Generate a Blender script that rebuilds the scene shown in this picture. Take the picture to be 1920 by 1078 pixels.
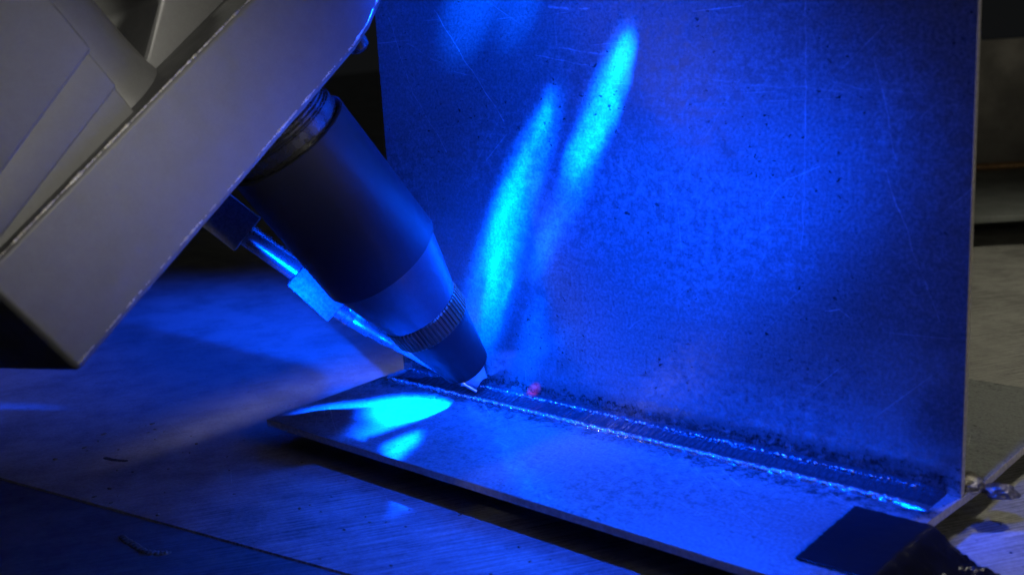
import bpy, bmesh, math, random
from mathutils import Vector, Matrix, noise
from math import sin, cos, pi, radians as rad

# ---------------------------------------------------------------- setup
for o in list(bpy.data.objects): bpy.data.objects.remove(o)
SC = bpy.context.scene
COL = SC.collection
S = 0.0007                       # one working unit = 0.7 mm
V = Vector
random.seed(4)

# camera
cam = bpy.data.cameras.new('camera'); CAM = bpy.data.objects.new('camera', cam); COL.objects.link(CAM)
CAM.location = V((283.852, -254.012, 116.159)) * S
CAM.rotation_euler = (1.337894, 0.0569, 0.726088)
cam.sensor_width = 36; cam.lens = 2174.2 / 1920 * 36
cam.clip_start = 0.005; cam.clip_end = 50
cam.dof.use_dof = True; cam.dof.focus_distance = 345 * S; cam.dof.aperture_fstop = 28
SC.camera = CAM
SC.render.resolution_x = 1024; SC.render.resolution_y = 574

# world: an unlit workshop, only a breath of ambient
w = bpy.data.worlds.new('World'); SC.world = w; w.use_nodes = True
bgn = w.node_tree.nodes['Background']; bgn.inputs[0].default_value = (0.75, 0.8, 0.85, 1); bgn.inputs[1].default_value = 0.006
SC.view_settings.view_transform = 'Standard'; SC.view_settings.look = 'None'
SC.view_settings.exposure = 0; SC.view_settings.gamma = 1
SC.cycles.caustics_reflective = True

BLUE = (0.0, 0.054, 1.0)
def aim(o, target):
    d = V(target) * S - o.location
    o.rotation_euler = d.to_track_quat('-Z', 'Y').to_euler()
def spot(name, loc, target, watts, cone, blend=1.0, size=3.0, color=BLUE, narrow=None, ratio=1):
    """cone: full angle; narrow: world direction along which the oval beam is squeezed by ratio"""
    l = bpy.data.lights.new(name, 'SPOT'); l.energy = watts; l.color = color
    l.spot_size = rad(cone); l.spot_blend = blend; l.shadow_soft_size = size * S
    o = bpy.data.objects.new(name, l); COL.objects.link(o); o.location = V(loc) * S; aim(o, target)
    if narrow:
        z = (V(loc) - V(target)).normalized(); x = V(narrow); x = (x - z * x.dot(z)).normalized()
        o.rotation_euler = Matrix((x, z.cross(x), z)).transposed().to_euler()
        o.scale = (ratio, 1, 1)
    return o
def area(name, loc, target, watts, sx, sy, color=BLUE, spread=180):
    l = bpy.data.lights.new(name, 'AREA'); l.energy = watts; l.color = color
    l.shape = 'RECTANGLE'; l.size = sx * S; l.size_y = sy * S; l.spread = rad(spread)
    o = bpy.data.objects.new(name, l); COL.objects.link(o); o.location = V(loc) * S; aim(o, target)
    return o

# soft neutral workshop light from the right, plus added fill spots on torch and back bench
area('workshop_lamp', (700, -80, 250), (40, -60, 60), .17, 240, 200, (1.0, 0.95, 0.80))
spot('torch_fill', (620, -190, 230), (40, -112, 100), 7.6, 10.5, 1.0, 40, (1.0, 0.96, 0.84))  # added spot, brightens only the front of the torch head
spot('torch_top_fill', (-60, -430, 430), (0, -130, 115), 9.5, 13, 1.0, 30, (1.0, 0.98, 0.84))  # added spot, brightens the upper faces of the head
spot('bench_fill', (260, 290, 420), (210, 220, 0), 1.7, 66, 1.0, 20, (1.0, 0.95, 0.78))  # added spot behind the plate, lifts the right background
# added unseen blue spots: they throw patches on the upright plate, which mirrors them down to the left
LD = (152, -102, 232)
TEAL = (0.0, 0.075, 1.0)
for (x, z, cone, ratio, pw, lean) in [(53, 58, 13, .36, 80, .60), (87, 86, 12, .34, 56, .60), (45.5, 36, 11, .42, 62, -.15),          # soft halos
        (49.5, 54, 6, .5, 100, .45), (45.5, 33, 6, .40, 170, -.1), (92, 93, 7, .45, 70, .5), (66, 49, 3.2, .7, 55, .3), (57, 15, 5, .6, 45, .1), (44, 121, 9, .8, 16, -.2), (62, 119, 7, .8, 9, .1)]:
    spot('blue_glint', LD, (x, 0, z), pw, cone, 1.0, 2.2, TEAL, narrow=(1, 0, -lean), ratio=ratio)
# the sparkle inside the streaks: many tiny added spots shaped as broken flecks of light
lr = random.Random(12)
paths = [([(46.5, 25), (45, 33), (44.5, 42), (48, 52), (53, 62), (61, 76), (71, 93)], 30, 2.0), ([(77, 72), (82, 78), (88, 86), (94, 96), (98, 106)], 22, 2.4)]
for pts, n, jit in paths:
    for i in range(n):
        k = (i + lr.random()) / n * (len(pts) - 1); j = min(int(k), len(pts) - 2)
        p_ = V(pts[j]).lerp(V(pts[j + 1]), k - j)
        x, z = p_.x + lr.gauss(0, jit), p_.y + lr.gauss(0, 1.2)
        amp = lr.choice((.25, .5, .8, 1.4)) * (.45 if z > 66 and x < 76 else 1)
        spot('blue_glint', LD, (x, 0, z), (46 if x > 74 else 105) * amp, lr.uniform(1.3, 3.4), 1.0, .9, TEAL, narrow=(1, 0, lr.uniform(-1, 1)), ratio=lr.uniform(.45, .9))
spot('blue_wash', (120, -58, 275), (58, 0, 58), 11, 84, 1.0, 3, narrow=(0, 1, 0), ratio=.24)
spot('blue_bounce', (330, -150, 170), (86, 0, 46), 38, 23, 1.0, 14, narrow=(0, 0, 1), ratio=.75)  # added spot; its reflection off the plate lights the left bench
spot('blue_wash_right', (190, -75, 280), (140, 0, 60), 1.7, 60, 1.0, 3, narrow=(0, 1, 0), ratio=.28)  # added spot, lifts the dark right end of the plate
spot('blue_key', (112, -26, 260), (106, -34, 0), 3.2, 46, 1.0, 4)
spot('blue_feeder', (-5, -3, 152), (17, -28, 30), 80, 18.5, 1.0, 5, narrow=(.7, -.7, 0), ratio=.34)  # added spot, brightens the wire feeder from above
spot('blue_fill', (120, -230, 8), (11, -35, 32), 13, 18, 1.0, 3, narrow=(.6, .6, .5), ratio=.35)  # added spot, brightens the feeder's visible side
spot('blue_fill_low', (110, -230, 10), (29, -17, 14), 18, 8, 1.0, 3, narrow=(.6, .6, .5), ratio=.4)  # added spot for the lower guide nozzle
spot('blue_rake', (-70, 25, 110), (37, -26, 0), 75, 12, 1.0, 7, narrow=(.7, -.7, 0), ratio=.5)  # added spot, makes the bright streak on the base plate
spot('blue_rake_low', (-70, 25, 110), (49, -43, 0), 12, 9, 1.0, 9)  # added spot, second soft patch on the base plate
spot('blue_back', (-110, 90, 260), (-130, 10, -9), 2.6, 54, 1.0, 20)  # added spot, blue glow on the bench behind the torch
spot('blue_collar', (110, -8, 165), (25, -44, 94), 9, 9, 1.0, 3)  # added spot, lights the collar and upper sleeve rim
# red pilot laser dot
spot('pilot_laser', (210, -120, 160), (58.4, 0, 2.8), 9, .65, 1.0, .1, (1.0, .02, .10))

# ---------------------------------------------------------------- helpers
def tag(o, label, cat, group=None, kind=None):
    if label: o['label'] = label
    if cat: o['category'] = cat
    if group: o['group'] = group
    if kind: o['kind'] = kind
    return o
def empty(name, loc=(0, 0, 0)):
    o = bpy.data.objects.new(name, None); COL.objects.link(o); o.location = V(loc) * S
    o.empty_display_size = 0.005
    return o
def obj(name, bm, mat, parent=None, smooth=30):
    bmesh.ops.recalc_face_normals(bm, faces=bm.faces)
    me = bpy.data.meshes.new(name); bm.to_mesh(me); bm.free()
    me.transform(Matrix.Scale(S, 4))
    me.materials.append(mat)
    if smooth is not None:
        for p_ in me.polygons: p_.use_smooth = True
        me.set_sharp_from_angle(angle=rad(smooth))
    o = bpy.data.objects.new(name, me); COL.objects.link(o)
    if parent: o.parent = parent
    return o
def bevel(bm, w_, seg=2):
    bmesh.ops.bevel(bm, geom=list(bm.edges), offset=w_, segments=seg, profile=0.6, affect='EDGES', clamp_overlap=True)
def prism(pts, ax, lo, hi, bev=0, seg=2):
    """polygon pts (2D) extruded along axis ax from lo to hi"""
    bm = bmesh.new()
    def mk(p_, h):
        q = list(p_); q.insert(ax, h); return bm.verts.new(q)
    A = [mk(p_, lo) for p_ in pts]; B = [mk(p_, hi) for p_ in pts]
    bm.faces.new(A); bm.faces.new(B[::-1])
    n = len(pts)
    for i in range(n): bm.faces.new((A[i], B[i], B[(i + 1) % n], A[(i + 1) % n]))
    bmesh.ops.recalc_face_normals(bm, faces=bm.faces)
    if bev: bevel(bm, bev, seg)
    return bm
def box(x0, x1, y0, y1, z0, z1, bev=0, seg=2):
    return prism([(x0, y0), (x1, y0), (x1, y1), (x0, y1)], 2, z0, z1, bev, seg)
def lathe(prof, n=96, mod=None, cap=False, bm=None, M=None):
    """prof: list of (r, z) revolved round Z; mod(theta, i) -> extra radius"""
    bm = bm or bmesh.new(); rings = []
    for i, (r, z) in enumerate(prof):
        ring = []
        for k in range(n):
            t = 2 * pi * k / n; rr = r + (mod(t, i) if mod else 0)
            p_ = V((rr * cos(t), rr * sin(t), z))
            ring.append(bm.verts.new(M @ p_ if M else p_))
        rings.append(ring)
    for a_, b_ in zip(rings, rings[1:]):
        for k in range(n): bm.faces.new((a_[k], a_[(k + 1) % n], b_[(k + 1) % n], b_[k]))
    if cap:
        bm.faces.new(rings[0]); bm.faces.new(rings[-1][::-1])
    return bm
def along(p0, p1):
    """matrix that puts local Z on p0->p1, origin p0"""
    d = (V(p1) - V(p0)).normalized(); q = d.to_track_quat('Z', 'Y')
    return Matrix.Translation(V(p0)) @ q.to_matrix().to_4x4()

# ---------------------------------------------------------------- materials
class NT:
    def __init__(s, name):
        s.m = bpy.data.materials.new(name); s.m.use_nodes = True; s.t = s.m.node_tree; s.t.nodes.clear()
        s.out = s.n('ShaderNodeOutputMaterial'); s.b = s.n('ShaderNodeBsdfPrincipled')
        s.l(s.b.outputs[0], s.out.inputs[0])
        tc = s.n('ShaderNodeTexCoord'); vm = s.n('ShaderNodeVectorMath', operation='SCALE'); vm.inputs[3].default_value = 1 / S
        s.l(tc.outputs['Object'], vm.inputs[0]); s.P = vm.outputs[0]
        s.sep = s.n('ShaderNodeSeparateXYZ'); s.l(s.P, s.sep.inputs[0])
    def n(s, typ, **k):
        x = s.t.nodes.new(typ)
        for a_, b_ in k.items(): setattr(x, a_, b_)
        return x
    def l(s, a_, b_): s.t.links.new(a_, b_)
    def put(s, sock, v):
        if isinstance(v, bpy.types.NodeSocket): s.l(v, sock)
        else: sock.default_value = v
    def math(s, op, a_, b_=None, c=None, clamp=False):
        x = s.n('ShaderNodeMath', operation=op, use_clamp=clamp); s.put(x.inputs[0], a_)
        if b_ is not None: s.put(x.inputs[1], b_)
        if c is not None: s.put(x.inputs[2], c)
        return x.outputs[0]
    def vscale(s, v, sc, rot=(0, 0, 0), loc=(0, 0, 0)):
        x = s.n('ShaderNodeMapping'); s.l(v, x.inputs[0]); x.inputs[1].default_value = loc; x.inputs[2].default_value = rot; x.inputs[3].default_value = sc
        return x.outputs[0]
    def noise(s, v, scale, detail=4, rough=.55, dist=0):
        x = s.n('ShaderNodeTexNoise'); s.l(v, x.inputs['Vector']); x.inputs['Scale'].default_value = scale
        x.inputs['Detail'].default_value = detail; x.inputs['Roughness'].default_value = rough; x.inputs['Distortion'].default_value = dist
        return x.outputs[0]
    def ramp(s, v, lo, hi, a_=0., b_=1., smooth=True):
        x = s.n('ShaderNodeMapRange'); x.interpolation_type = 'SMOOTHSTEP' if smooth else 'LINEAR'
        s.put(x.inputs[0], v); x.inputs[1].default_value = lo; x.inputs[2].default_value = hi; s.put(x.inputs[3], a_); s.put(x.inputs[4], b_)
        return x.outputs[0]
    def mix(s, f, a_, b_):
        x = s.n('ShaderNodeMix', data_type='RGBA'); s.put(x.inputs[0], f)
        for i, v in ((6, a_), (7, b_)):
            s.put(x.inputs[i], v if isinstance(v, bpy.types.NodeSocket) else (*v, 1) if len(v) == 3 else v)
        return x.outputs[2]
    def bump(s, h, strength=.3, dist=0.2):
        x = s.n('ShaderNodeBump'); s.l(h, x.inputs['Height']); x.inputs['Strength'].default_value = strength
        x.inputs['Distance'].default_value = dist * S; s.l(x.outputs[0], s.b.inputs['Normal'])
    def set(s, color=None, rough=None, metal=None, spec=None):
        if color is not None: s.put(s.b.inputs['Base Color'], color if isinstance(color, bpy.types.NodeSocket) else (*color, 1))
        if rough is not None: s.put(s.b.inputs['Roughness'], rough)
        if metal is not None: s.put(s.b.inputs['Metallic'], metal)
        if spec is not None: s.put(s.b.inputs['Specular IOR Level'], spec)
        return s.m

def scratch_group():
    g = bpy.data.node_groups.new('scratch_line', 'ShaderNodeTree')
    for nm, ty in (('P', 'NodeSocketVector'), ('A', 'NodeSocketVector'), ('B', 'NodeSocketVector'), ('W', 'NodeSocketFloat')):
        g.interface.new_socket(nm, in_out='INPUT', socket_type=ty)
    g.interface.new_socket('F', in_out='OUTPUT', socket_type='NodeSocketFloat')
    N = g.nodes; L = g.links.new
    i = N.new('NodeGroupInput'); o = N.new('NodeGroupOutput')
    def vm(op, a_, b_):
        x = N.new('ShaderNodeVectorMath'); x.operation = op; L(a_, x.inputs[0])
        if b_ is not None: L(b_, x.inputs[1])
        return x
    pa = vm('SUBTRACT', i.outputs['P'], i.outputs['A']).outputs[0]; ba = vm('SUBTRACT', i.outputs['B'], i.outputs['A']).outputs[0]
    d1 = vm('DOT_PRODUCT', pa, ba).outputs[1]; d2 = vm('DOT_PRODUCT', ba, ba).outputs[1]
    dv = N.new('ShaderNodeMath'); dv.operation = 'DIVIDE'; dv.use_clamp = True; L(d1, dv.inputs[0]); L(d2, dv.inputs[1])
    sc = N.new('ShaderNodeVectorMath'); sc.operation = 'SCALE'; L(ba, sc.inputs[0]); L(dv.outputs[0], sc.inputs[3])
    ln = vm('LENGTH', vm('SUBTRACT', pa, sc.outputs[0]).outputs[0], None)
    mr = N.new('ShaderNodeMapRange'); L(ln.outputs[1], mr.inputs[0]); mr.inputs[1].default_value = 0; L(i.outputs['W'], mr.inputs[2])
    mr.inputs[3].default_value = 1; mr.inputs[4].default_value = 0
    L(mr.outputs[0], o.inputs[0])
    return g
SG = scratch_group()
def scratches(t, segs, plane):
    """segs: (ax,ay,az, bx,by,bz, width, amount) -> summed mask"""
    # a little wobble so that no scratch is ruler straight
    nz = t.n('ShaderNodeTexNoise'); t.l(t.P, nz.inputs['Vector']); nz.inputs['Scale'].default_value = .12; nz.inputs['Detail'].default_value = 3
    sub = t.n('ShaderNodeVectorMath', operation='SUBTRACT'); t.l(nz.outputs['Color'], sub.inputs[0]); sub.inputs[1].default_value = (.5, .5, .5)
    mul = t.n('ShaderNodeVectorMath', operation='MULTIPLY_ADD'); t.l(sub.outputs[0], mul.inputs[0]); mul.inputs[1].default_value = (2.4, 0, 2.4) if plane == 'xz' else (2.4, 2.4, 0); t.l(t.P, mul.inputs[2])
    Pw = mul.outputs[0]; brk = t.ramp(t.noise(t.P, .35, 3), .35, .6, .25, 1)
    tot = None
    for s_ in segs:
        g = t.n('ShaderNodeGroup'); g.node_tree = SG; t.l(Pw, g.inputs[0]); g.inputs[1].default_value = s_[0:3]; g.inputs[2].default_value = s_[3:6]; g.inputs[3].default_value = s_[6]
        tot = t.math('MULTIPLY_ADD', g.outputs[0], s_[7], tot if tot is not None else 0.0)
    return t.math('MULTIPLY', tot, brk)

def hairlines(t, plane, n=5, seed=0, dens=.72, length=.02, fine=1.6):
    """layers of broken hair scratches in several directions; plane 'xz' or 'xy'"""
    rnd = random.Random(seed); tot = None
    for k in range(n):
        a_ = rnd.uniform(0, pi)
        rot = (0, a_, 0) if plane == 'xz' else (0, 0, a_)
        sc = (length * rnd.uniform(.6, 1.6), 1, fine * rnd.uniform(.6, 1.3)) if plane == 'xz' else (length * rnd.uniform(.6, 1.6), fine * rnd.uniform(.6, 1.3), 1)
        v1 = t.vscale(t.P, (1, 1, 1), rot)
        v2 = t.vscale(v1, sc, (0, 0, 0), (rnd.uniform(0, 50), rnd.uniform(0, 50), rnd.uniform(0, 50)))
        h = t.ramp(t.noise(v2, 1, 2, .5, .15), dens, dens + .06)
        tot = h if tot is None else t.math('ADD', tot, h)
    return tot

def mat_sheet(name, plane, segs, seed, dirt=1.0, base=(.50, .50, .49), polish=.6, metal=.78):
    t = NT(name); P = t.P; x, y, z = t.sep.outputs
    # rolled sheet: faint long bands, clouded oxide, specks, hair scratches
    band = t.noise(t.vscale(P, (.02, .5, .5)), 1, 3, .6)
    mott = t.noise(t.vscale(P, (1, 1, 1.25)), .34, 4, .7, .4)
    fine = t.noise(P, 1.1, 3, .7)
    big = t.noise(P, .022, 2, .5)
    cloud = t.ramp(big, .38, .60, .35, 1)                      # where the clouding is strong
    v = t.math('ADD', t.math('MULTIPLY', t.ramp(mott, .32, .66, -.45, .14), cloud), t.ramp(band, .3, .7, .96, 1.06))
    v = t.math('ADD', v, t.ramp(fine, .32, .68, -.26, .2))
    # dark oxide specks, in drifts
    vo = t.noise(t.vscale(P, (.42, .7, .62)), 1.0, 2, .6)
    drift = t.ramp(t.noise(P, .03, 3, .6), .47, .62)
    speck = t.math('MULTIPLY', t.ramp(vo, .63, .69), drift)
    hair = hairlines(t, plane, 4, seed)
    sl = scratches(t, segs, plane)
    scr = t.math('ADD', t.math('MULTIPLY', hair, .6), t.math('MULTIPLY', sl, 1.5))
    v = t.math('SUBTRACT', v, t.math('MULTIPLY', speck, .8 * dirt))
    v = t.math('ADD', v, scr)
    d = z if plane == 'xz' else t.math('ABSOLUTE', y)
    rag = t.math('ADD', d, t.ramp(mott, .2, .8, -2.5, 2.5))
    if plane == 'xz': soot = t.math('MULTIPLY', t.ramp(rag, 1.8, 3), t.ramp(rag, 5.5, 3.2, 0, 1))
    else: soot = t.math('MULTIPLY', t.ramp(d, 9, 11), t.ramp(rag, 19, 11, 0, 1))
    v = t.math('MAXIMUM', t.math('SUBTRACT', v, t.math('MULTIPLY', soot, .55)), .06)
    col = t.n('ShaderNodeVectorMath', operation='SCALE'); col.inputs[0].default_value = base; t.l(v, col.inputs[3])
    rust = t.math('MULTIPLY', t.ramp(t.noise(P, .045, 3, .65), .60, .74), .35)
    c = t.mix(rust, col.outputs[0], (.20, .13, .09))
    rough = t.math('ADD', t.ramp(mott, .25, .75, .50, .34), t.math('MULTIPLY', scr, .12), clamp=True)
    t.bump(fine, .10, .22)
    gl = t.n('ShaderNodeBsdfAnisotropic'); t.l(c, gl.inputs['Color']); gl.inputs['Roughness'].default_value = .19
    mx = t.n('ShaderNodeMixShader'); t.l(t.math('MULTIPLY', t.ramp(mott, .36, .62, .45, 1.0), polish), mx.inputs[0])
    t.l(t.b.outputs[0], mx.inputs[1]); t.l(gl.outputs[0], mx.inputs[2]); t.l(mx.outputs[0], t.out.inputs[0])
    return t.set(c, rough, metal)

def mat_table(name, base, rot, seed, gloss=.36):
    t = NT(name); P = t.P
    v1 = t.vscale(P, (1, 1, 1), (0, 0, rot))
    grind = t.noise(t.vscale(v1, (.05, 2.0, 1)), 1, 3, .6)
    grind2 = t.noise(t.vscale(v1, (.02, .35, 1)), 1, 3, .6)
    mott = t.noise(P, .05, 5, .65)
    fine = t.noise(P, .9, 4, .7)
    hair = hairlines(t, 'xy', 3, seed, .72, .02, 1.2)
    # ground-bright marks only in the worn drift
    wear = t.ramp(t.sep.outputs[0], -10, 60, .18, 1)
    v = t.math('ADD', t.ramp(mott, .3, .7, .62, 1.05), t.math('MULTIPLY', t.ramp(grind, .36, .64, -.34, .22), wear))
    v = t.math('ADD', v, t.ramp(grind2, .3, .7, -.04, .04))
    v = t.math('ADD', v, t.ramp(fine, .3, .7, -.12, .12))
    v = t.math('ADD', v, t.math('MULTIPLY', hair, .22))
    sp = t.math('MULTIPLY', t.ramp(t.noise(P, .33, 2, .5), .70, .76), .4)
    v = t.math('MAXIMUM', t.math('SUBTRACT', v, sp), .1)
    col = t.n('ShaderNodeVectorMath', operation='SCALE'); col.inputs[0].default_value = base; t.l(v, col.inputs[3])
    t.bump(grind, .22, .25)
    return t.set(col.outputs[0], t.ramp(mott, .3, .7, gloss + .12, gloss - .04), .35)

def mat_metal(name, color, rough, metal=1., mottle=.12, grain=0., scale=.3, bumps=.1):
    t = NT(name); P = t.P
    m = t.noise(P, scale, 6, .65); f_ = t.noise(P, 2.2, 4, .7)
    v = t.math('ADD', t.ramp(m, .3, .7, 1 - mottle, 1 + mottle), t.ramp(f_, .3, .7, -mottle * .6, mottle * .6))
    if grain:
        v = t.math('ADD', v, t.ramp(t.noise(t.vscale(P, (4, 4, .08)), 1, 3, .6), .3, .7, -grain, grain))
    col = t.n('ShaderNodeVectorMath', operation='SCALE'); col.inputs[0].default_value = color; t.l(v, col.inputs[3])
    t.bump(f_, bumps, .12)
    return t.set(col.outputs[0], t.ramp(m, .3, .7, rough + .06, rough - .06), metal)

PL = lambda *a_: a_
seg_plate = [
    (26.9,0,118, 52.9,0,84.8, .22, 1.0), (6.2,0,117, 15,0,93.5, .22, .6), (15,0,93.5, 28,0,75, .22, .55),
    (14,0,108.5, 34,0,99.5, .18, .45), (34,0,99.5, 47,0,97, .18, .45), (75,0,106, 90,0,103.5, .35, .7), (66,0,104, 87,0,100.5, .25, .6),
    (150,0,116, 150,0,80, .25, .45), (150,0,80, 149,0,55, .22, .35), (139,0,66, 145,0,72.5, .2, .5), (145,0,72.5, 154,0,76, .2, .5),
    (167,0,102, 173,0,78, .25, .4), (170,0,76, 177,0,58, .3, .55), (177,0,58, 184,0,42, .25, .4),
    (155.5,0,40.7, 159,0,41.6, .22, .9), (159,0,41.6, 161.5,0,40.2, .2, .7), (72,0,117, 79,0,116, .4, .9), (83,0,116, 86,0,116.2, .35, .9),
    (110,0,66, 133,0,98, .18, .35), (96,0,28, 140,0,60, .16, .3), (122,0,22, 150,0,74, .16, .25), (157,0,96, 186,0,92, .3, .3), (120,0,97, 160,0,94, .3, .3),
    (30,0,60, 62,0,99, .14, .3), (10,0,80, 60,0,88, .14, .25)]
seg_base = [(110,-30,0, 150,-42,0, .18, .5), (60,-30,0, 78,-34,0, .15, .4), (128,-18,0, 160,-40,0, .16, .5), (164,-14,0, 174,-20,0, .2, .6),
    (100,-50,0, 101,-30,0, .2, .5), (140,-46,0, 158,-30,0, .14, .4), (20,-48,0, 60,-40,0, .14, .4)]
M_UP = mat_sheet('scratched_steel_sheet', 'xz', seg_plate, 3)
M_BASE = mat_sheet('rolled_steel_sheet', 'xy', seg_base, 8, .9, (.40, .42, .40), .25, .55)
M_EDGE = mat_metal('sheared_steel_edge', (.62, .57, .49), .5, .3, .2, 0, .8)
M_TABLE = mat_table('ground_steel_table', (.36, .355, .32), rad(-58), 11)
M_RAIL = mat_table('dull_steel_rail', (.12, .125, .115), rad(-55), 17, .5)
M_HEAD = mat_metal('grey_anodised_casting', (.14, .14, .142), .42, .5, .09, 0, .12, .22)
M_WORN = mat_metal('worn_bare_edge', (.72, .69, .62), .3, .8, .3, 0, .9, .3)
M_SLEEVE = mat_metal('black_anodised_sleeve', (.014, .015, .019), .44, .0, .05, 0, .2, .06)
for m_, sp_ in ((M_SLEEVE, .22),): m_.node_tree.nodes['Principled BSDF'].inputs['Specular IOR Level'].default_value = sp_
M_CONE = mat_metal('dark_turned_cone', (.075, .08, .095), .36, .7, .06, .05, .3, .06)
M_COPPER = mat_metal('tarnished_copper', (.10, .026, .012), .5, .5, .12, 0, .5, .08)
M_NOZ = mat_metal('smoked_copper_nozzle', (.008, .006, .007), .5, .0, .10, 0, .3, .06)
M_NOZ.node_tree.nodes['Principled BSDF'].inputs['Specular IOR Level'].default_value = .16
M_THREAD = mat_metal('turned_thread', (.12, .12, .13), .28, .9, .08, 0, .4, .05)
M_BRIGHT = mat_metal('bright_steel', (.55, .55, .55), .28, .85, .08, 0, .4, .08)
M_BRASS = mat_metal('matte_steel_fitting', (.20, .20, .20), .5, .5, .3, 0, .9, .35)
M_BEAD = mat_metal('weld_metal', (.60, .58, .55), .14, .9, .25, 0, .6, .3)
M_SPAT = mat_metal('bright_spatter', (.8, .78, .75), .26, .8, .1, 0, .6, .1)
M_TACK = mat_metal('dull_tack_weld', (.30, .28, .25), .40, .8, .4, 0, 1.2, .6)
M_DULL = mat_metal('oxidised_weld_metal', (.085, .085, .09), .34, .75, .4, 0, .9, .4)
M_TAPE = mat_metal('black_adhesive_tape', (.012, .012, .014), .2, .0, .3, 0, .8, .25)
M_TIP = mat_metal('sooty_copper_tip', (.35, .34, .34), .42, .4, .15, 0, .6, .1)
M_NEARBLACK = mat_metal('near_black', (.02, .02, .022), .6, .2)

# ---------------------------------------------------------------- setting: workbench
ZT = -9.0
sd = V((124.6, 19.5)).normalized(); sn = V((-sd.y, sd.x))
A0 = V((-48.4, -119.4))
def sl_(k, h): q = A0 + sd * k + sn * h; return (q.x, q.y)
tb = obj('table_top', prism([sl_(-900, .1), sl_(420, .1), sl_(420, 900), sl_(-300, 2300), sl_(-1600, 2300), sl_(-1600, .1)], 2, ZT - 14, ZT, .15, 2), M_TABLE)
tag(tb, 'large ground steel workbench top under the welded plates', 'workbench', kind='structure')
tr = obj('table_rail', prism([sl_(-900, -.1), sl_(420, -.1), sl_(420, -160), sl_(-900, -160)], 2, ZT - 14, ZT - .5, .15, 2), M_RAIL)
tag(tr, 'dull dark steel rail along the front of the workbench', 'workbench', kind='structure')

# old weld scar on the rail and a burnt streak on the bench
def ridge(name, pts, r, h, z, mat, parent, seed):
    bm = bmesh.new(); rows = []; n = 90
    for i in range(n + 1):
        k = i / n * (len(pts) - 1); j = min(int(k), len(pts) - 2); f_ = k - j
        p0, p1, p2, p3 = [V(pts[max(0, min(len(pts) - 1, j + q))]) for q in (-1, 0, 1, 2)]
        c = .5 * ((2 * p1) + (p2 - p0) * f_ + (2 * p0 - 5 * p1 + 4 * p2 - p3) * f_ ** 2 + (3 * p1 - p0 - 3 * p2 + p3) * f_ ** 3)
        d = (p2 - p1).normalized(); nn = V((-d.y, d.x)); tp_ = min(1, i / 12, (n - i) / 12) ** .6
        rr = r * tp_ * (1 + .4 * noise.noise((i * .2, seed, 0))); hh = h * tp_ * (1 + .35 * sin(i * 1.1) + .3 * noise.noise((i * .4, seed, 2)))
        rows.append([bm.verts.new((c.x + nn.x * rr * cos(t_), c.y + nn.y * rr * cos(t_), z - .02 + hh * sin(t_))) for t_ in [pi * q / 8 for q in range(9)]])
    for a_, b_ in zip(rows, rows[1:]):
        for q in range(8): bm.faces.new((a_[q], a_[q + 1], b_[q + 1], b_[q]))
    return obj(name, bm, mat, parent, 60)
M_SCAR = mat_metal('old_weld_scar', (.20, .19, .13), .42, .7, .35, 0, .8, .4)
M_BURN = mat_metal('burnt_streak', (.02, .02, .02), .7, .1)
ridge('weld_scar', [(18.3, -118.6), (22.5, -119.6), (27.5, -119.9), (32.8, -120.2), (36.6, -118.8), (38.6, -116.4)], 1.1, .55, ZT - .5, M_SCAR, tr, 2)
ridge('burn_mark', [(-36.5, -92.5), (-32, -91.9), (-27, -89.8)], .9, .12, ZT, M_BURN, tb, 5)

# ---------------------------------------------------------------- welded tee joint
T = 2.2
J = empty('welded_tee_joint'); tag(J, 'steel T-joint of an upright scratched plate welded to a flat plate, lit blue', 'welded plates')
def sheet(name, pts, ax, lo, hi, mat, edge, parent):
    bm = prism(pts, ax, lo, hi, .28, 2)
    o = obj(name, bm, mat, parent); o.data.materials.append(edge)
    for p_ in o.data.polygons:
        n_ = abs(p_.normal[ax])
        if n_ < .35: p_.material_index = 1
    return o
up = sheet('upright_plate', [(0, .0), (190, 0), (190, 150), (0, 150)], 1, 0, T, M_UP, M_EDGE, J)
bs = sheet('base_plate', [(.4, -57.8), (187, -58.6), (188.7, -20), (190.9, 12), (191.3, 86), (-2, 88)], 2, -T, 0, M_BASE, M_EDGE, J)

def bead(name, x0, x1, prof, n, seed, amp, parent):
    bm = bmesh.new(); rows = []
    for i in range(n + 1):
        k = i / n; x = x0 + (x1 - x0) * k
        fade = min(1, k * 40, (1 - k) * 26) ** .5
        row = []
        for (y, z, g) in prof:
            a_ = noise.noise((x * .9, y * 1.1, seed)); b_ = noise.noise((x * 2.6, y * 2.6, seed + 7))
            n3 = noise.noise((x * 6.5, y * 6.5, seed + 11))
            rip = .09 * sin(x * 3.3 + 1.2 * noise.noise((x * .3, 0, seed)) * 4 + y * .35)
            dz = g * amp * (.3 * a_ + .7 * b_ + .8 * n3 + .3) + rip * (1 - g)
            dy = .35 * noise.noise((x * .35, y, seed + 3)) + .22 * noise.noise((x * 1.6, y, seed + 4)) * g
            row.append(bm.verts.new((x, y + dy * (0 if z <= -.5 else 1), max(-.3, (z + dz) * fade) if y < -.05 else z * fade)))
        rows.append(row)
    for a_, b_ in zip(rows, rows[1:]):
        for k in range(len(prof) - 1): bm.faces.new((a_[k], a_[k + 1], b_[k + 1], b_[k]))
    o = obj(name, bm, M_BEAD, parent, 60); o.data.materials.append(M_DULL)
    m_ = len(prof) - 1
    for i_, p_ in enumerate(o.data.polygons): p_.material_index = 1 if i_ % m_ >= 7 else 0
    return o
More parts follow.
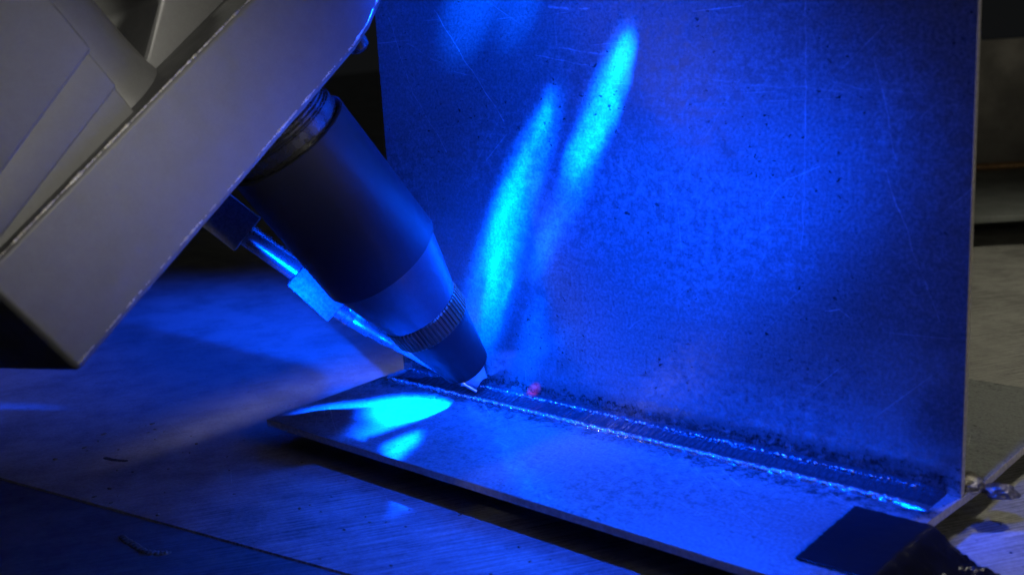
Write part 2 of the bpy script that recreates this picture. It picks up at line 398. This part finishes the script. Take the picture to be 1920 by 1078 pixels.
prof = [(-11.9, -.3, 0), (-11.4, .1, .3), (-11.1, .45, 1), (-10.8, .7, 1), (-10.4, .75, 1), (-10, .55, .8), (-9.4, .35, .3), (-8.2, .32, .05), (-6.8, .42, .0), (-5.4, .6, .0),
        (-4.4, .85, .2), (-3.6, .85, .2), (-2.9, .95, .6), (-2.4, 1.1, 1), (-2.0, 1.2, 1), (-1.6, 1.3, 1), (-1.1, 1.45, .8), (-.6, 1.6, .5), (.3, 1.8, .2)]
wb = bead('weld_bead', 3, 186.5, prof, 2200, 2.0, .42, J)
# spatter granules fused along both toes of the bead
bm = bmesh.new(); rnd = random.Random(9)
for i in range(1500):
    x = rnd.uniform(4, 180); low = rnd.random() < .75
    y = rnd.gauss(-10.7, .28) if low else rnd.gauss(-2.0, .5); z = .75 if low else 1.35 - (y + 2.0) * .3
    r = abs(rnd.gauss(.14, .17)) + .09
    bmesh.ops.create_icosphere(bm, subdivisions=1, radius=r, matrix=Matrix.Translation((x, y, max(z, .3) + rnd.uniform(-.1, .2))) @ Matrix.Diagonal((rnd.uniform(.8, 1.6), 1, rnd.uniform(.6, 1), 1)))
sp = obj('spatter', bm, M_SPAT, J, 80); sp['kind'] = 'stuff'
# back-side tack welds at the end of the joint
def blob(name, c, r, seed, parent, mat=M_BEAD):
    bm = bmesh.new(); bmesh.ops.create_icosphere(bm, subdivisions=4, radius=1)
    for v in bm.verts:
        d = 1 + .35 * noise.noise(v.co * 1.6 + V((seed, 0, 0))) + .18 * noise.noise(v.co * 4 + V((0, seed, 0)))
        v.co = V((c[0] + v.co.x * r[0] * d, c[1] + v.co.y * r[1] * d, c[2] + v.co.z * r[2] * d))
    return obj(name, bm, mat, parent, 80)
blob('tack_weld', (187.0, 8.5, .3), (5.0, 5.2, 1.6), 3.1, J, M_TACK)
blob('tack_weld', (194.5, 12.5, -1.6), (4.0, 3.4, 1.5), 5.7, J, M_TACK)

# ---------------------------------------------------------------- welding torch (local: X = across, Y = towards viewer, Z = towards tip)
P0 = V((25.41334, -59.09249, 86.06221)); ax = V((0.1252667, 0.5579304, -0.8203791)); e1 = V((-0.0866277, 0.8298853, 0.551168)); e2 = V((0.9883339, 0.0020246, 0.1522892))
ORG = 94.0
TORCH = bpy.data.objects.new('welding_torch', None); COL.objects.link(TORCH); TORCH.empty_display_size = .005
M3 = Matrix((e1, e2, ax)).transposed()
TORCH.matrix_world = Matrix.Translation((P0 + ax * ORG) * S) @ M3.to_4x4()
tag(TORCH, 'grey laser welding head with black cylindrical nozzle pointing into the joint', 'welding torch')
def sh(prof): return [(r, s_ - ORG) for r, s_ in prof]
def part(name, bm, mat, parent=TORCH, smooth=30, shift=True):
    return obj(name, bm, mat, parent, smooth)
def prismT(pts, v0, v1, bev=0, seg=2):      # polygon in (u, s), extruded along v
    return prism([(u, s_ - ORG) for u, s_ in pts], 1, v0, v1, bev, seg)
# flange: broad plate with rounded far end
arc = [(20, -10), (28, -10.9), (36, -13.2), (44, -17.2), (51, -23), (56, -30), (58, -39.3)]
fl = part('head_flange', prismT([(-92.6, -10)] + arc + [(-92.6, -39.3)], -52, 23.8, 0), M_HEAD, smooth=20)
bv = fl.modifiers.new('bevel', 'BEVEL'); bv.width = 1.7 * S; bv.segments = 2; bv.limit_method = 'ANGLE'; bv.angle_limit = rad(40); bv.harden_normals = True
# worn bare metal along the two front edges of the flange
def worn(pts, v, r, seed):
    bm = bmesh.new(); prev = None; n = 260
    tot = sum((V(b_) - V(a_)).length for a_, b_ in zip(pts, pts[1:]))
    for i in range(n + 1):
        d = tot * i / n
        for a_, b_ in zip(pts, pts[1:]):
            L_ = (V(b_) - V(a_)).length
            if d <= L_ + 1e-6: q = V(a_).lerp(V(b_), d / L_); break
            d -= L_
        rr = r * max(.12, .55 + 1.1 * noise.noise((i * .11, seed, 0)) + .7 * noise.noise((i * .5, seed, 3)))
        ring = [bm.verts.new((q.x + cos(t_) * rr * .2, v + rr * .5 * sin(t_), q.y - ORG + rr * cos(t_))) for t_ in [2 * pi * k / 6 for k in range(6)]]
        if prev:
            for k in range(6): bm.faces.new((prev[k], prev[(k + 1) % 6], ring[(k + 1) % 6], ring[k]))
        prev = ring
    return bm
part('worn_edge', worn([(-91.5, -11.75), (20, -11.75), (28, -12.7), (36, -15), (44, -19)], 23.75, .34, 1.3), M_WORN, fl)
part('worn_edge', worn([(-91.5, -38.9), (57, -38.9)], 23.3, .42, 4.1), M_WORN, fl)
# stepped body standing on the flange
part('head_block', prismT([(-39.4, -55.6), (-140, -39.9), (-140, -140), (-37, -140)], -60, 23.8, 1.2, 3), M_HEAD)
part('head_step', prismT([(-39.6, -57), (-140, -41), (-140, -34.4), (-39.9, -46.0)], -55, 22.2, .9, 3), M_HEAD)
part('head_foot', prismT([(-39.6, -48), (-140, -38), (-140, -36), (-39.9, -38.2)], -52, 20.5, .8, 3), M_HEAD)
bm = lathe(sh([(20, -38.5), (19.2, -42), (18.8, -50), (18.8, -140)]), 80, M=Matrix.Translation((-38, -2.5, 0)))
part('head_barrel', bm, M_HEAD)
part('head_shoulder', prismT([(-30, -38.6), (60, -38.6), (60, -140), (14, -140), (-8, -50)], -50, 8, 1.5, 3), M_HEAD)
# button screw under the flange
bm = lathe([(.01, 2.2), (1.6, 2.0), (2.7, 1.2), (3.0, 0), (3.0, -3)], 32, M=Matrix.Translation((24, 20, -9.5 - ORG)))
part('screw', bm, M_THREAD)
# threaded collar
pr = [(16.2, -11)]
s_ = -10.0
while s_ < -4.6:
    pr += [(16.3, s_), (16.85, s_ + .35), (16.85, s_ + .6), (16.3, s_ + .95)]; s_ += 1.25
pr += [(16.3, -4.5), (17.3, -4.2), (17.3, -1.1), (16.9, -.8), (16.9, 1.5)]
part('threaded_collar', lathe(sh(pr), 120), M_THREAD, smooth=25)
# sleeve with lip
part('sleeve', lathe(sh([(17.0, 3), (17.0, .4), (17.4, 0.05), (18.2, 0), (18.6, .4), (18.6, 20), (18.6, 45.2), (18.45, 45.8), (17.9, 46), (15, 46)]), 128), M_SLEEVE, smooth=25)
part('nozzle_cone', lathe(sh([(17.0, 45.0), (17.4, 46.02), (17.4, 46.6), (16.9, 49.5), (15.1, 57), (12.9, 65), (12.5, 66.2), (11.6, 66.6)]), 128), M_CONE, smooth=25)
NTH = 56; NSEG = NTH * 6
def kn(t_, i): 
    ph = (t_ * NTH / (2 * pi)) % 1
    return (-.42 if ph < .36 else 0) if 1 <= i <= 3 else 0
part('knurled_ring', lathe(sh([(11.4, 66.3), (12.45, 66.5), (12.75, 67.0), (12.6, 73.2), (12.1, 73.9), (11.0, 74.1)]), NSEG, kn), M_COPPER, smooth=20)
part('nozzle_tip', lathe(sh([(10.9, 73.5), (11.1, 74.2), (11.0, 76), (7.9, 92), (7.7, 93.3), (7.2, 94.0), (6.2, 94.0), (5.9, 93), (5.6, 84)]), 112), M_NOZ, smooth=25)
# V-notched inner contact tip
def tipmesh():
    bm = bmesh.new(); n = 64; rows = []
    for j in range(11):
        k = j / 10; row = []
        for i in range(n):
            t_ = 2 * pi * i / n
            end = 99.3 + 2.6 * abs(cos(t_ - .35)) ** 1.5
            s0 = 89 + (end - 89) * k; r = 5.6 - 2.6 * max(0, (s0 - 93) / 8)
            row.append(bm.verts.new((r * cos(t_), r * sin(t_), s0 - ORG)))
        rows.append(row)
    inn = [bm.verts.new((v.co.x * .62, v.co.y * .62, v.co.z)) for v in rows[-1]]; rows.append(inn)
    inn2 = [bm.verts.new((v.co.x, v.co.y, 90 - ORG)) for v in inn]; rows.append(inn2)
    for a_, b_ in zip(rows, rows[1:]):
        for i in range(n): bm.faces.new((a_[i], a_[(i + 1) % n], b_[(i + 1) % n], b_[i]))
    return bm
part('contact_tip', tipmesh(), M_TIP)
# wire feeder hanging behind the sleeve
def Lp(u, s_, v): return V((u, v, s_ - ORG))
W0 = Lp(-8.3, 12, -42); W1 = Lp(-7.2, 20.2, -38); W2 = Lp(-8.4, 24.7, -36); W3_ = Lp(-8.4, 41, -27); W4 = Lp(-9.0, 58, -21.3); W5 = Lp(-8.6, 61.5, -20); W6 = Lp(-8.4, 73.5, -11.2); W7 = Lp(-4.2, 101.0, 1.6)
def tube(a_, b_, prof, n=28):
    L_ = (V(b_) - V(a_)).length
    return lathe([(r, k * L_) for r, k in prof], n, M=along(a_, b_))
fd = part('wire_feeder', tube(W2, W3_, [(.01, -.02), (3.6, -.02), (3.6, 1.02), (.01, 1.02)]), M_BRIGHT)
def obox(a_, b_, hx, hy, k0, k1, roll=0, bev=.5):
    L_ = (V(b_) - V(a_)).length
    bm = box(-hx, hx, -hy, hy, k0 * L_, k1 * L_, bev, 2)
    bm.transform(along(a_, b_) @ Matrix.Rotation(roll, 4, 'Z')); return bm
part('bracket', obox(W0, W2, 6.2, 4.0, -1.6, 1.0, .5), M_BRASS, fd)
part('bracket_arm', box(-14, -1, -47, -33, -12 - ORG, 10 - ORG, .6), M_BRASS, fd)
part('coupling', obox(W3_, W4, 5.2, 5.2, -.02, .92, .45, .9), M_BRASS, fd)
part('set_screw', tube(W3_ + V((3, 4, 2)), W3_ + V((5.2, 8.2, 3)), [(.01, 0), (1.3, 0), (1.3, 1), (.01, 1)], 16), M_THREAD, fd)
part('ferrule', tube(W4, W5, [(.01, -.5), (3.2, -.5), (3.2, .2), (2.6, .3), (3.1, .45), (3.1, 1.2), (.01, 1.2)]), M_BRIGHT, fd)
part('guide_tube', tube(W5, W6, [(.01, 0), (2.9, 0), (2.9, .45), (2.5, .5), (2.5, .8), (2.0, 1.0), (.01, 1.0)]), M_BRIGHT, fd)
part('guide_nozzle', tube(W6, W7, [(.01, -.03), (1.9, -.03), (1.9, .1), (1.7, .12), (1.0, .85), (.01, .86)]), M_BRIGHT, fd)
part('filler_wire', tube(W6, W7, [(.01, .8), (.55, .8), (.55, 1.0), (.01, 1.0)], 16), M_BRIGHT, fd)

# ---------------------------------------------------------------- adhesive tape over the plate's end
def tape():
    bm = bmesh.new(); NX, NY = 110, 70; g = []
    for i in range(NX + 1):
        k = i / NX * 62                                  # run along the tape from the plate outwards
        row = []
        for j in range(NY + 1):
            q = j / NY
            edge = 189.5
            y = -49.2 + 31 * q; x0 = 173.6 - 1.2 * q
            if k < 14.5:
                x = x0 + k * (edge - x0) / 14.5; z = .22
            elif k < 34:
                m = (k - 14.5) / 19.5; x = edge + 13 * m; z = .25 - (abs(ZT) - .6) * (m * m * (3 - 2 * m)) ** .8
            else:
                x = edge + 13 + (k - 34) * .9; z = ZT + .35
            m2 = max(0, min(1, (k - 14.5) / 16))
            y += m2 * (q * 8 - 6)                         # fans out on the bench
            wr = m2 * max(0, 1 - max(0, k - 34) / 14)
            z += wr * (1.6 * noise.noise((x * .25, y * .5, 2)) + 1.0 * abs(noise.noise((x * .5 + y * .35, y * .7, 5))) + .5 * abs(noise.noise((x * 1.1, y * 1.3, 8))))
            z += .10 * noise.noise((x * .35, y * .35, 1)) + .05
            z = max(z, ZT + .2)
            jx = .5 * noise.noise((y * 1.3, 3, 0)) if i == 0 else 0
            jy = (.55 * noise.noise((x * 1.1, q * 9, 4)) + .3 * noise.noise((x * 3, q * 9, 6))) if j in (0, NY) else 0
            row.append(bm.verts.new((x + jx, y + jy, z)))
        g.append(row)
    for i in range(NX):
        for j in range(NY): bm.faces.new((g[i][j], g[i + 1][j], g[i + 1][j + 1], g[i][j + 1]))
    return bm
tp = obj('adhesive_tape', tape(), M_TAPE, None, 50)
sol = tp.modifiers.new('thick', 'SOLIDIFY'); sol.thickness = .16 * S; sol.offset = 1
tag(tp, 'wrinkled black adhesive tape sticking the flat plate to the workbench', 'tape')

# ---------------------------------------------------------------- second welded sample far behind on the right
cr = V((0.748, 0.664, 0)); cf = V((-0.66, 0.75, 0)).normalized()
def Q(r, f_, z): return V((283.85, -254.0, 0)) + cr * r + cf * f_ + V((0, 0, z))
B2 = empty('welded_sample'); tag(B2, 'blurred grey welded steel sample lying on the bench behind the upright plate', 'welded sample')
def obl(r0, r1, f0, f1, z0, z1, bev=.4):
    bm = box(r0, r1, f0, f1, z0, z1, bev); M = Matrix((( cr.x, cf.x, 0, 283.85), (cr.y, cf.y, 0, -254.0), (0, 0, 1, 0), (0, 0, 0, 1))); bm.transform(M); return bm
M_S2 = mat_metal('grey_green_sheet', (.20, .215, .20), .5, .5, .2, 0, .05, .1)
M_S3 = mat_metal('olive_sheet', (.15, .14, .12), .5, .5, .2, 0, .04, .1)
M_BROWN = mat_metal('straw_tinted_weld', (.34, .19, .08), .5, .4, .4, 0, .5, .3)
obj('base_plate', obl(205, 520, 556, 800, 3.5, 6.5, .2), M_S2, B2)
obj('upright_plate', obl(212, 515, 706, 710, 6.52, 84), M_S3, B2)
bm = bmesh.new()
for i in range(138):
    r = 214 + i * 2.2
    bmesh.ops.create_uvsphere(bm, u_segments=14, v_segments=8, radius=1, matrix=Matrix.Translation(Q(r, 704.5, 8.2)) @ Matrix.Diagonal((2.9, 2.9, 2.3, 1)))
obj('weld_bead', bm, M_BROWN, B2, 60)
obj('spacer', obl(230, 510, 600, 780, ZT + .01, 3.48), M_NEARBLACK, B2)  # near-black block under the sample

# ---------------------------------------------------------------- slag grains and grinding dust on the bench
bm = bmesh.new(); rnd = random.Random(21)
for i in range(150):
    if i < 110: x, y = rnd.uniform(-60, 190), rnd.uniform(-112, -60)
    else: x, y = rnd.uniform(192, 240), rnd.uniform(-10, 90)
    if (y - A0.y) * sd.x - (x - A0.x) * sd.y < 1.5: continue
    r = abs(rnd.gauss(.18, .16)) + .08
    bmesh.ops.create_icosphere(bm, subdivisions=1, radius=r, matrix=Matrix.Translation((x, y, ZT + r * .4)) @ Matrix.Rotation(rnd.uniform(0, 6), 4, 'Z') @ Matrix.Diagonal((rnd.uniform(.8, 2.4), 1, rnd.uniform(.4, .8), 1)))
sg = obj('slag_grains', bm, M_SCAR, None, 60)
tag(sg, 'loose slag grains and grinding dust scattered on the bench', 'slag', kind='stuff')
